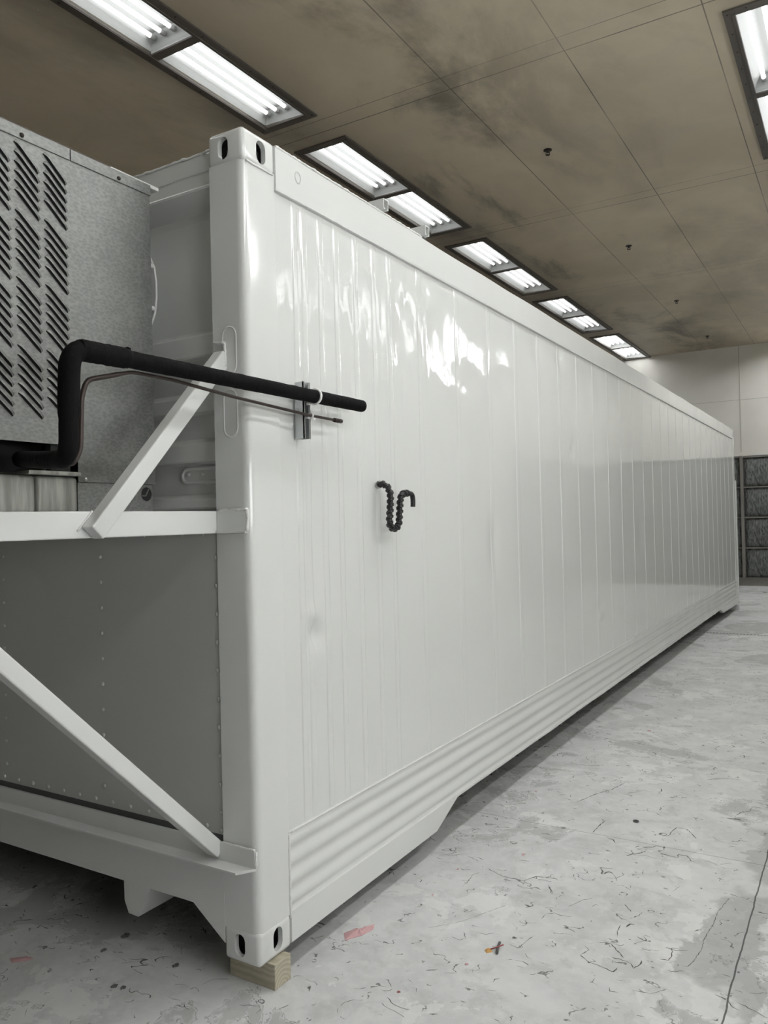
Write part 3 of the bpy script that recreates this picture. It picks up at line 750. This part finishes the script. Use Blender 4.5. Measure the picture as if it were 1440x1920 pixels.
# other walls, roof, underframe, doors
bm = bm_new(); box(bm, -W + .002, -W + .03, .17, L - .17, .10, H - .01); obj('side_panel', bm, PAINT, C)
bm = bm_new(); box(bm, -W + .03, -.06, .08, L - .08, 2.84, 2.872); obj('roof', bm, SATIN, C)
bm = bm_new(); box(bm, -W + .05, -.06, .06, L - .06, .13, .16)
for k in range(29): box(bm, -W + .05, -.055, .5 + k * .4, .56 + k * .4, .05, .13)
obj('underframe', bm, UNDER, C)
for sx in (0, 1):
    bm = bm_new(); x0, x1 = ((-1.215, -.165), (-W + .165, -1.223))[sx]; box(bm, x0, x1, L - .05, L - .005, .10, H - .1, .006); dr = obj('rear_door', bm, PAINT, C)
    for q in (.3, .75):
        bm = bm_new(); xx = x0 + (x1 - x0) * q; tube(bm, [(xx, L + .02, .12), (xx, L + .02, H - .12)], .017, 10); obj('locking_bar', bm, PAINT, dr)
bm = bm_new(); box(bm, -.04, .012, L - .005, L + .03, .12, 2.05, .004); obj('door_hinge_strip', bm, SATIN, C)

# end wall above the platform
prof = [(.20, 2.868), (.045, 2.866), (.036, 2.858), (.036, 2.800), (.040, 2.797), (.040, 2.790), (.044, 2.745), (.020, 2.738), (.016, 2.732), (.018, 2.725), (.078, 2.668), (.080, 2.64)]
z = 2.62
for top, botm in ((2.215, 2.125), (1.992, 1.925), (1.82, 1.742), (1.615, 1.57)):
    prof += [(.080, top + .018), (.050, top), (.048, top - .006), (.048, botm + .014), (.052, botm + .008), (.080, botm)]
prof += [(.08, 1.56)]
bm = bm_new(); sheet(bm, prof, 0, -W + .158, -.158); bmesh.ops.recalc_face_normals(bm, faces=bm.faces)
bmesh.ops.reverse_faces(bm, faces=[fc for fc in bm.faces if fc.normal.y > .5])
obj('end_wall', bm, PAINT, C)
bm = bm_new(); bead(bm, (-1.2, .036, 2.864), (-.16, .036, 2.864), .005, .8, 40, 2); bead(bm, (-1.2, .038, 2.798), (-.16, .038, 2.798), .002, .8, 40, 4)
bead(bm, (-.160, .03, 1.6), (-.160, .03, 2.72), .003, .5, 30, 6)
obj('weld_seam', bm, WELD, C)
# recessed pull with three bolts
bm = bm_new(); ring = [(x, .076, z) for x, z in obround(.205, .052, 8, -.287, 1.703)]; ring += ring[:2]
tube(bm, ring, .0075, 8, caps=False); prism(bm, obround(.19, .04, 8, -.287, 1.703), 1, .074, .082)
pl = obj('oblong_plate', bm, PAINT, C, autosmooth=35)
for q in (-.07, 0, .07):
    bm = bm_new(); dome(bm, (-.287 + q, .074, 1.708), (0, -1, 0), .009, .009, 6); obj('bolt', bm, PAINT, pl)
# access cover peeping out behind the cabinet
bm = bm_new(); prism(bm, obround(.36, .42, 10, -.615, 2.40), 1, .002, .010); ac = obj('access_cover', bm, PAINT, C, autosmooth=35)
for q in (2.49, 2.33):
    bm = bm_new(); dome(bm, (-.452, .002, q), (0, -1, 0), .011, .014, 8); obj('bolt', bm, PAINT, ac)
# lower riveted sheet
bm = bm_new(); box(bm, -W + .162, -.158, .012, .03, .425, 1.50); rs = obj('riveted_sheet', bm, GREYSHEET, C)
rp = [(-.172, z) for z in [.44] + [.503 + .1 * k for k in range(10)]] + [(-.784, .503 + .1 * k) for k in range(10)] + [(-1.416, .503 + .1 * k) for k in range(10)]
rp += [(-.242 - .0992 * k, .446) for k in range(13)] + [(-.235 - .1 * k, 1.485) for k in range(13)]
rv0 = None
for n, (x, z) in enumerate(rp):
    if rv0 is None:
        bm = bm_new(); dome(bm, (x, .012, z), (0, -1, 0), .0085, .006, 8); rv0 = obj('rivet', bm, GREYSHEET, rs); base = (x, z)
    else:
        c = rv0.copy(); COL.objects.link(c); c.parent = rs; c.location = (x - base[0], 0, z - base[1])
bm = bm_new(); box(bm, -W + .162, -.158, .014, .04, .40, .4249); obj('shadow_gap_strip', bm, GAP, C)  # dark strip standing in for the shadow gap below the sheet
# bottom end rail with chamfered feet, ledge angle, tooth
bm = bm_new()
x0, x1 = -W + .16, -.159
prism(bm, [(x0, .40), (x0, .058), (x0 + .15, .16), (x1 - .15, .16), (x1, .052), (x1, .40)], 1, .003, .05); obj('bottom_end_rail', bm, PAINT, C)
bm = bm_new(); xe = -.008
prism(bm, [(-.008, .345), (-.008, .405), (.001, .405), (.001, .335), (-.052, .333), (-.060, .337), (-.060, .343), (-.052, .345)], 0, -W + .05, xe)
for v in bm.verts:
    if v.co.y < -.03 and v.co.x > -.1: v.co.x = -.048
obj('ledge_angle', bm, PAINT, C, autosmooth=50)
bm = bm_new(); bead(bm, (xe + .003, -.002, .345), (xe + .003, -.002, .40), .005, .4, 40); bead(bm, (-.16, -.004, .406), (xe, -.004, .406), .004, .4, 40)
obj('weld_seam', bm, WELD, C)
bm = bm_new(); prism(bm, [(-.675, .16), (-.674, .085), (-.652, .040), (-.599, .038), (-.529, .16)], 1, .004, .30); obj('guide_lug', bm, PAINT, C)
# platform: side beams, end beam, deck, braces
PY = -1.17
def beam_x(name, x0, x1):
    bm = bm_new(); box(bm, x0, x1, PY, 0, 1.488, 1.567, .004); return obj(name, bm, PAINT, C)
beam_x('platform_beam', -.205, -.146); beam_x('platform_beam', -W + .146, -W + .205)
bm = bm_new(); box(bm, -W + .146, -.146, PY - .06, PY - .001, 1.488, 1.567, .004); obj('platform_beam', bm, PAINT, C)
bm = bm_new(); box(bm, -W + .206, -.206, PY, -.001, 1.555, 1.566); obj('platform_deck', bm, PAINT, C)
bm = bm_new(); box(bm, -.145, -.010, -.010, 0.003, 1.490, 1.566, .003); box(bm, -.145, -.010, -.016, -.001, 1.488, 1.497, .002)
obj('platform_tie_plate', bm, PAINT, C)
bm = bm_new(); bead(bm, (-.14, -.004, 1.568), (-.008, -.004, 1.568), .0065, .5, 50, 1); bead(bm, (-.008, -.006, 1.492), (-.008, -.006, 1.568), .0065, .5, 50, 2)
obj('weld_seam', bm, WELD, C)
bm = bm_new(); bar(bm, (-.120, -.552, 1.503), (-.120, .012, 2.108), .050, .055, (1, 0, 0), .005); obj('upper_brace', bm, PAINT, C)
bm = bm_new(); bar(bm, (-.190, -1.12, 1.475), (-.190, .002, .373), .050, .051, (1, 0, 0), .005); obj('lower_brace', bm, PAINT, C)
bm = bm_new(); bead(bm, (-.146, -.004, 2.158), (-.095, -.004, 2.152), .005, .5, 50, 1); bead(bm, (-.097, -.002, 2.07), (-.097, -.002, 2.15), .005, .5, 50, 6)
bead(bm, (-.147, -.585, 1.51), (-.147, -.53, 1.567), .004, .5, 50, 4)
obj('weld_seam', bm, WELD, C)
# strut channel on the side carrying the pipes
bm = bm_new(); zz0, zz1 = 1.830, 2.040
for q in ((.002, .006, .262, .303), (.006, .041, .262, .266), (.006, .041, .299, .303), (.037, .041, .262, .271), (.037, .041, .294, .303), (.026, .037, .269, .271), (.026, .037, .294, .296)): box(bm, q[0], q[1], q[2], q[3], zz0, zz1)
obj('strut_channel', bm, STRUT, C)
# two strut channels lying across the roof
for y in (.945, 1.335):
    bm = bm_new()
    for q in ((-.02, .02, 2.946, 2.950), (-.0205, -.0165, 2.908, 2.946), (.0165, .0205, 2.908, 2.946), (-.0205, -.009, 2.904, 2.908), (.009, .0205, 2.904, 2.908)):
        box(bm, -1.2, .012, y + q[0], y + q[1], q[2], q[3])
    sc = obj('roof_strut_channel', bm, SATIN, C)
    bm = bm_new(); box(bm, -.09, -.01, y - .022, y + .022, 2.893, 2.9035); obj('rubber_pad', bm, GAP, sc)

# timber blocks
def block(x0, x1, y0, y1, lab, grp):
    bm = bm_new(); box(bm, x0, x1, y0, y1, ZF, -.001, .003)
    return tag(obj('timber_block', bm, WOOD, origin=((x0 + x1) / 2, (y0 + y1) / 2, ZF)), lab, 'block', grp)
b = block(-.185, .022, .052, .140, 'short pale pine timber block under the near bottom corner of the container', 'timber blocks under the container')
bm = bm_new(); box(bm, -.34, .024, L - .14, L - .04, ZF, -.001, .003); tag(obj('timber_block', bm, SATIN, origin=(-.16, L - .09, ZF)), 'small white block under the far bottom corner of the container', 'block', 'timber blocks under the container')
block(-W - .02, -W + .4, .052, .140, 'timber block under the container corner on the hidden side, near end', 'timber blocks under the container')
block(-W - .02, -W + .4, L - .14, L - .04, 'timber block under the container corner on the hidden side, far end', 'timber blocks under the container')

# ------------------------------------------------------------------ refrigeration unit on the platform
U = thing('refrigeration_unit', 'galvanized steel refrigeration unit with slanted louvers on the white platform', 'refrigeration unit', (-1.2, -.6, 1.567))
CX = -.36
YE = -1.14
bm = bm_new()      # visible side sheet: polygon in (y,z) with a notch, thickness 3 mm
prism(bm, [(YE, 1.783), (-.411, 1.783), (-.411, 1.667), (-.088, 1.667), (-.088, 2.706), (YE, 2.706)], 0, CX - .003, CX)
# louvers: pressed half-round lips, each with a dark slot
def louver(bm, p, q, r):
    p, q = Vector(p), Vector(q); d = (q - p).normalized(); n = Vector((1, 0, 0)); s = n.cross(d)
    if s.z < 0: s = -s        # towards the upper edge, where the lip is joined to the sheet
    seg, st = 6, 10; rings = []
    for i in range(st + 1):
        t_ = i / st; c = p.lerp(q, t_); k = (min(1, t_ / .14, (1 - t_) / .14)) ** .6 if 0 < t_ < 1 else 0.03
        ring = []
        for j in range(seg + 1):
            a = math.pi * .62 * j / seg
            ring.append(bm.verts.new(c + s * (math.cos(a) * r) + n * (math.sin(a) * r * 1.15 * k + .0003)))
        rings.append(ring)
    for A, B in zip(rings, rings[1:]):
        for j in range(seg):
            fc = bm.faces.new((A[j], A[j + 1], B[j + 1], B[j])); fc.smooth = True
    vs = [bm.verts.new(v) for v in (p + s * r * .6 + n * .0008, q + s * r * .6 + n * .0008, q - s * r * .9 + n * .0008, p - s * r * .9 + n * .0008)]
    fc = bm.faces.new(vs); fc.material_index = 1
for c in range(7):
    yt = -.516 - .099 * c
    for gI, zt in enumerate((2.689, 2.483, 2.281, 2.076)):
        for k in range(6):
            z = zt - .0290 * k
            louver(bm, (CX, yt, z), (CX, yt + .080, z - .072), .0078)
obj('louvered_panel', bm, [GALV, DARK], U)
bm = bm_new()
box(bm, -1.95, CX - .004, YE, YE + .003, 1.783, 2.706); box(bm, -1.95, CX - .004, -.091, -.088, 1.667, 2.706); box(bm, -1.953, -1.95, YE, -.088, 1.567, 2.706)
box(bm, -1.95, CX - .004, YE, -.09, 2.700, 2.704)
obj('housing', bm, GALV, U)
bm = bm_new(); box(bm, -1.94, -.52, YE + .01, -.43, 1.57, 2.69); box(bm, -.40, -.375, -.50, -.43, 1.70, 1.782); obj('dark_interior', bm, DARK, U)  # solid black boxes in place of the unlit inside
bm = bm_new()      # folded cap strip in two lengths
for a, b in ((YE, -.4225), (-.4195, -.086)): box(bm, CX - .03, CX + .004, a, b, 2.700, 2.738, .0015)
cs = obj('cap_strip', bm, GALV, U)
for y in (-.593, -.228, -.86):
    bm = bm_new(); dome(bm, (CX + .004, y, 2.712), (1, 0, 0), .0075, .006, 8); obj('screw', bm, BRASS, cs)
bm = bm_new(); box(bm, -.43, -.375, -.245, -.03, 2.739, 2.752, .002); obj('mounting_flange', bm, SATIN, U)
bm = bm_new(); box(bm, -.50, CX - .004, -.411, -.10, 1.568, 1.666, .001); bs = obj('base_box', bm, GALV, U)
bm = bm_new(); ring = [(CX - .0035, -.127 + .0235 * math.cos(a * math.pi / 12), 1.632 + .0245 * math.sin(a * math.pi / 12)) for a in range(24)]
bm.faces.new([bm.verts.new(p) for p in ring]); ho = obj('round_hole', bm, DARK, bs)
bm = bm_new(); box(bm, CX - .0035, CX - .001, -.150, -.132, 1.624, 1.628); bar(bm, (CX - .002, -.132, 1.626), (CX - .002, -.118, 1.650), .002, .004, (1, 0, 0), 0); obj('bracket_tab', bm, GALV, bs)
bm = bm_new(); dome(bm, (CX, -.385, 1.676), (1, 0, 0), .0075, .008, 8); obj('screw', bm, STEEL, U)
for a, b in ((-.560, -.414), (-.71, -.566), (-.88, -.716), (-1.05, -.886)):
    bm = bm_new(); box(bm, -.52, CX + .002, a, b, 1.568, 1.682, .012, 3); obj('condensate_tank', bm, DULL, U, autosmooth=40)
bm = bm_new(); box(bm, -.50, CX + .02, -.60, -.415, 1.684, 1.697, .003); obj('drip_tray', bm, DULL, U)

# ------------------------------------------------------------------ pipes
P = thing('insulated_suction_pipe', 'thick black foam insulated pipe running past the white brace to the container side', 'pipe', (.08, -.775, 1.69))
path = fillet([(-.42, -.575, 1.735), (-.10, -.72, 1.705), (.078, -.778, 1.694), (.08, -.776, 1.85), (.08, -.770, 1.978), (.08, -.30, 1.980), (.08, .600, 1.982)], .055, 8)
path = resample(path, .012)
def prad(s, a): return .0242 + .0012 * noise.noise(Vector((s * 25, math.cos(a), math.sin(a)))) + (.0028 if .62 < s < .82 else 0)
bm = bm_new(); tube(bm, path, prad, 20); obj('foam_sleeve', bm, FOAM, P)
bm = bm_new()
tp = resample([Vector((.08, -.745, 1.977)), Vector((.08, -.585, 1.9795))], .006)
tube(bm, tp, lambda s_, a_: .0285 + .0022 * noise.noise(Vector((s_ * 70, math.cos(a_) * 2, math.sin(a_) * 2))) - (.002 if s_ < .01 or s_ > .15 else 0), 18)
tube(bm, [(.08, -.60, 2.004), (.08, -.585, 2.010), (.08, -.575, 2.008)], .003, 5)
obj('tape_wrap', bm, FOAM, P)
bm = bm_new(); ring = [(.08 + 0.027 * math.cos(a), .283, 1.982 + .027 * math.sin(a)) for a in [math.pi * 2 * k / 16 for k in range(18)]]
tube(bm, ring, .005, 8, caps=False); tube(bm, [(.041, .283, 2.012), (.06, .283, 2.006)], .006, 8); tube(bm, [(.041, .283, 1.957), (.06, .283, 1.960)], .006, 8)
obj('pipe_clamp', bm, WELD, P)
T = thing('thin_liquid_line', 'thin dark pipe running just below the thick black insulated pipe', 'pipe', (.06, -.73, 1.69))
path = fillet([(-.07, -.70, 1.69), (.055, -.745, 1.687), (.06, -.728, 1.72), (.06, -.722, 1.86), (.06, -.705, 1.907), (.06, -.63, 1.928), (.06, -.555, 1.950), (.06, -.40, 1.949), (.06, -.13, 1.931), (.06, .255, 1.914), (.06, .47, 1.911)], .02, 5)
bm = bm_new(); tube(bm, resample(path, .02), lambda s, a: .0072 if s < .48 else .0052, 10); obj('copper_tube', bm, COPPER, T)
bm = bm_new(); tube(bm, [(.06, .43, 1.9115), (.06, .478, 1.911)], .0085, 10); dome(bm, (.06, .478, 1.911), (0, 1, 0), .0085, .006); obj('crimped_end', bm, COPPER, T)
bm = bm_new(); ring = [(.06 + .008 * math.cos(a), .283, 1.9135 + .008 * math.sin(a)) for a in [math.pi * 2 * k / 12 for k in range(14)]]
tube(bm, ring, .004, 6, caps=False); box(bm, .041, .055, .268, .30, 1.903, 1.908); dome(bm, (.062, .296, 1.900), (1, 0, 0), .008, .006); obj('pipe_clamp', bm, WELD, T)

# ------------------------------------------------------------------ spiral drain hose
Hh = thing('spiral_drain_hose', 'short black spiral wrapped hose bent in a hook on the white container side', 'hose', (0, .85, 1.68))
hp = [(0.0, .848, 1.676), (.022, .832, 1.678), (.042, .842, 1.668), (.052, .852, 1.640), (.055, .85, 1.608), (.055, .843, 1.55), (.055, .838, 1.51), (.055, .85, 1.491), (.055, .877, 1.484), (.055, .904, 1.491), (.055, .918, 1.509), (.055, .926, 1.55), (.055, .934, 1.602), (.055, .945, 1.625), (.055, .966, 1.637), (.055, 1.012, 1.639), (.055, 1.040, 1.634), (.055, 1.049, 1.61), (.055, 1.047, 1.579)]
path = resample(smooth_path(hp, 6), .0022)
def hrad(s, a):
    w_ = (s / .0255 - a / (2 * math.pi)) % 1.0
    end = s > .50
    return .0112 + (.0050 if (w_ < .45 and not end) else 0)
bm = bm_new(); tube(bm, path, hrad, 18)
for fc in bm.faces: fc.smooth = False
obj('spiral_hose', bm, RUBBER, Hh)
bm = bm_new(); tube(bm, [(-.008, .850, 1.676), (.004, .846, 1.676), (.014, .838, 1.677)], lambda s, a: .016 + .003 * noise.noise(Vector((s * 90, math.cos(a) * 2, math.sin(a) * 2))), 14)
obj('silicone_seal', bm, WELD, Hh)

# ------------------------------------------------------------------ floor things
bm = bm_new(); y0 = 9.27
box(bm, -.6, XR - .1, y0 - .03, y0 + .03, ZF - .001, ZF + .002)
for k in range(90):
    x = -.5 + k * .0415
    box(bm, x, x + .022, y0 - .013, y0 + .013, ZF + .0015, ZF + .003, mi=1)
tag(obj('floor_drain', bm, [FLOOR, DARK], origin=(1.3, y0, ZF)), 'narrow slotted drain channel crossing the floor near the far end of the container', 'drain')
def scrap(name, pts, m, lab, cat, z=.006, grp=None, crumple=.004):
    bm = bm_new(); cx = sum(p[0] for p in pts) / len(pts); cy = sum(p[1] for p in pts) / len(pts)
    c = bm.verts.new((cx, cy, ZF + z)); ring = []
    n = len(pts) * 3
    for k in range(n):
        a, b = Vector(pts[k // 3]), Vector(pts[(k // 3 + 1) % len(pts)]); p = a.lerp(b, (k % 3) / 3)
        ring.append(p)
    mid_ = [bm.verts.new((cx + (p.x - cx) * .5, cy + (p.y - cy) * .5, ZF + z * (.5 + .5 * random.random()) + crumple * random.random())) for p in ring]
    out = [bm.verts.new((p.x + random.uniform(-.15, .15) * z, p.y + random.uniform(-.15, .15) * z, ZF + .0008 + crumple * .4 * random.random())) for p in ring]
    bot = [bm.verts.new((v.co.x, v.co.y, ZF)) for v in out]
    for k in range(n):
        j = (k + 1) % n
        bm.faces.new((c, mid_[k], mid_[j])); bm.faces.new((mid_[k], out[k], out[j], mid_[j])); bm.faces.new((out[k], bot[k], bot[j], out[j]))
    bmesh.ops.recalc_face_normals(bm, faces=bm.faces)
    return tag(obj(name, bm, m, origin=(cx, cy, ZF)), lab, cat, grp)
random.seed(7)
scrap('paint_film_scrap', [(.015, .48), (.05, .44), (.085, .50), (.10, .56), (.085, .60), (.06, .535), (.035, .53)], PINK, 'crumpled pink paint film scrap on the floor right of the near timber block', 'scrap', .010)
scrap('paint_film_scrap', [(-.99, -.27), (-.955, -.285), (-.915, -.245), (-.91, -.225), (-.945, -.232)], PINK, 'flat red pink paint scrap on the shaded floor at the lower left edge', 'scrap', .004)
bm = bm_new(); tube(bm, [(.578, .70, ZF + .006), (.586, .66, ZF + .007), (.598, .625, ZF + .007)], .0055, 8)
tag(obj('short_dark_stick', bm, STICKM, origin=(.586, .66, ZF)), 'short dark grey stick lying crossed by a thin red strip', 'stick')
bm = bm_new(); tube(bm, [(.565, .645, ZF + .004), (.588, .652, ZF + .014), (.603, .675, ZF + .016)], .0028, 6)
tag(obj('red_strip', bm, RED, origin=(.585, .655, ZF)), 'thin dull red strip lying across the dark stick', 'strip')
scrap('orange_scrap', [(.545, .63), (.56, .62), (.575, .635), (.565, .648), (.55, .645)], ORANGE, 'tiny orange scrap beside the dark stick on the floor', 'scrap', .007)
labs = ['farthest, near the middle right of the floor', 'in front of the notch in the container skirt', 'left below the dark stick', 'nearest, at the bottom edge of the photo', 'just left of the long cracks beside the skirt', 'between the pocket notch and the dark stick', 'close to the shadow under the container']
for k, ((x, y), s) in enumerate(zip(((.396, 3.974), (.366, 1.494), (.526, .517), (.396, .254), (.173, .926), (.159, 1.201), (.11, 2.35)), (.018, .010, .009, .006, .006, .006, .008))):
    scrap('paint_flake', [(x + s * math.cos(a) * random.uniform(.6, 1.3), y + s * 1.4 * math.sin(a) * random.uniform(.6, 1.3)) for a in (0, 1.2, 2.4, 3.7, 5)], PINK if k != 3 else RED, 'small reddish paint flake on the floor, ' + labs[k], 'flake', .003, 'reddish paint flakes on the floor', .001)
bm = bm_new(); ring = [(.735 + .012 * math.cos(a), 2.146 + .012 * math.sin(a), ZF + .004) for a in [math.pi * 2 * k / 12 for k in range(14)]]
tube(bm, ring, .004, 6, caps=False); tag(obj('small_washer', bm, STICKM, origin=(.735, 2.146, ZF)), 'small dark ring washer lying on the open floor right of the container', 'washer')
for (x, y, s), lab in zip(((-.735, .051, .018), (-.72, -.06, .012), (-.495, -.202, .012), (-.46, -.19, .010), (-.40, .0, .012), (.104, 15.3, .05)), ('under the rear of the guide lug', 'in front of the guide lug', 'left of a pair at the lower left', 'right of a pair at the lower left', 'between the guide lug and the corner', 'far away by the filter wall')):
    scrap('debris_crumb', [(x + s * math.cos(a) * random.uniform(.6, 1.2), y + s * 1.3 * math.sin(a) * random.uniform(.6, 1.2)) for a in (0, 1.2, 2.4, 3.7, 5)], STICKM, 'small dark crumb of debris on the floor, ' + lab, 'debris', .006, 'dark crumbs of debris on the floor', .002)
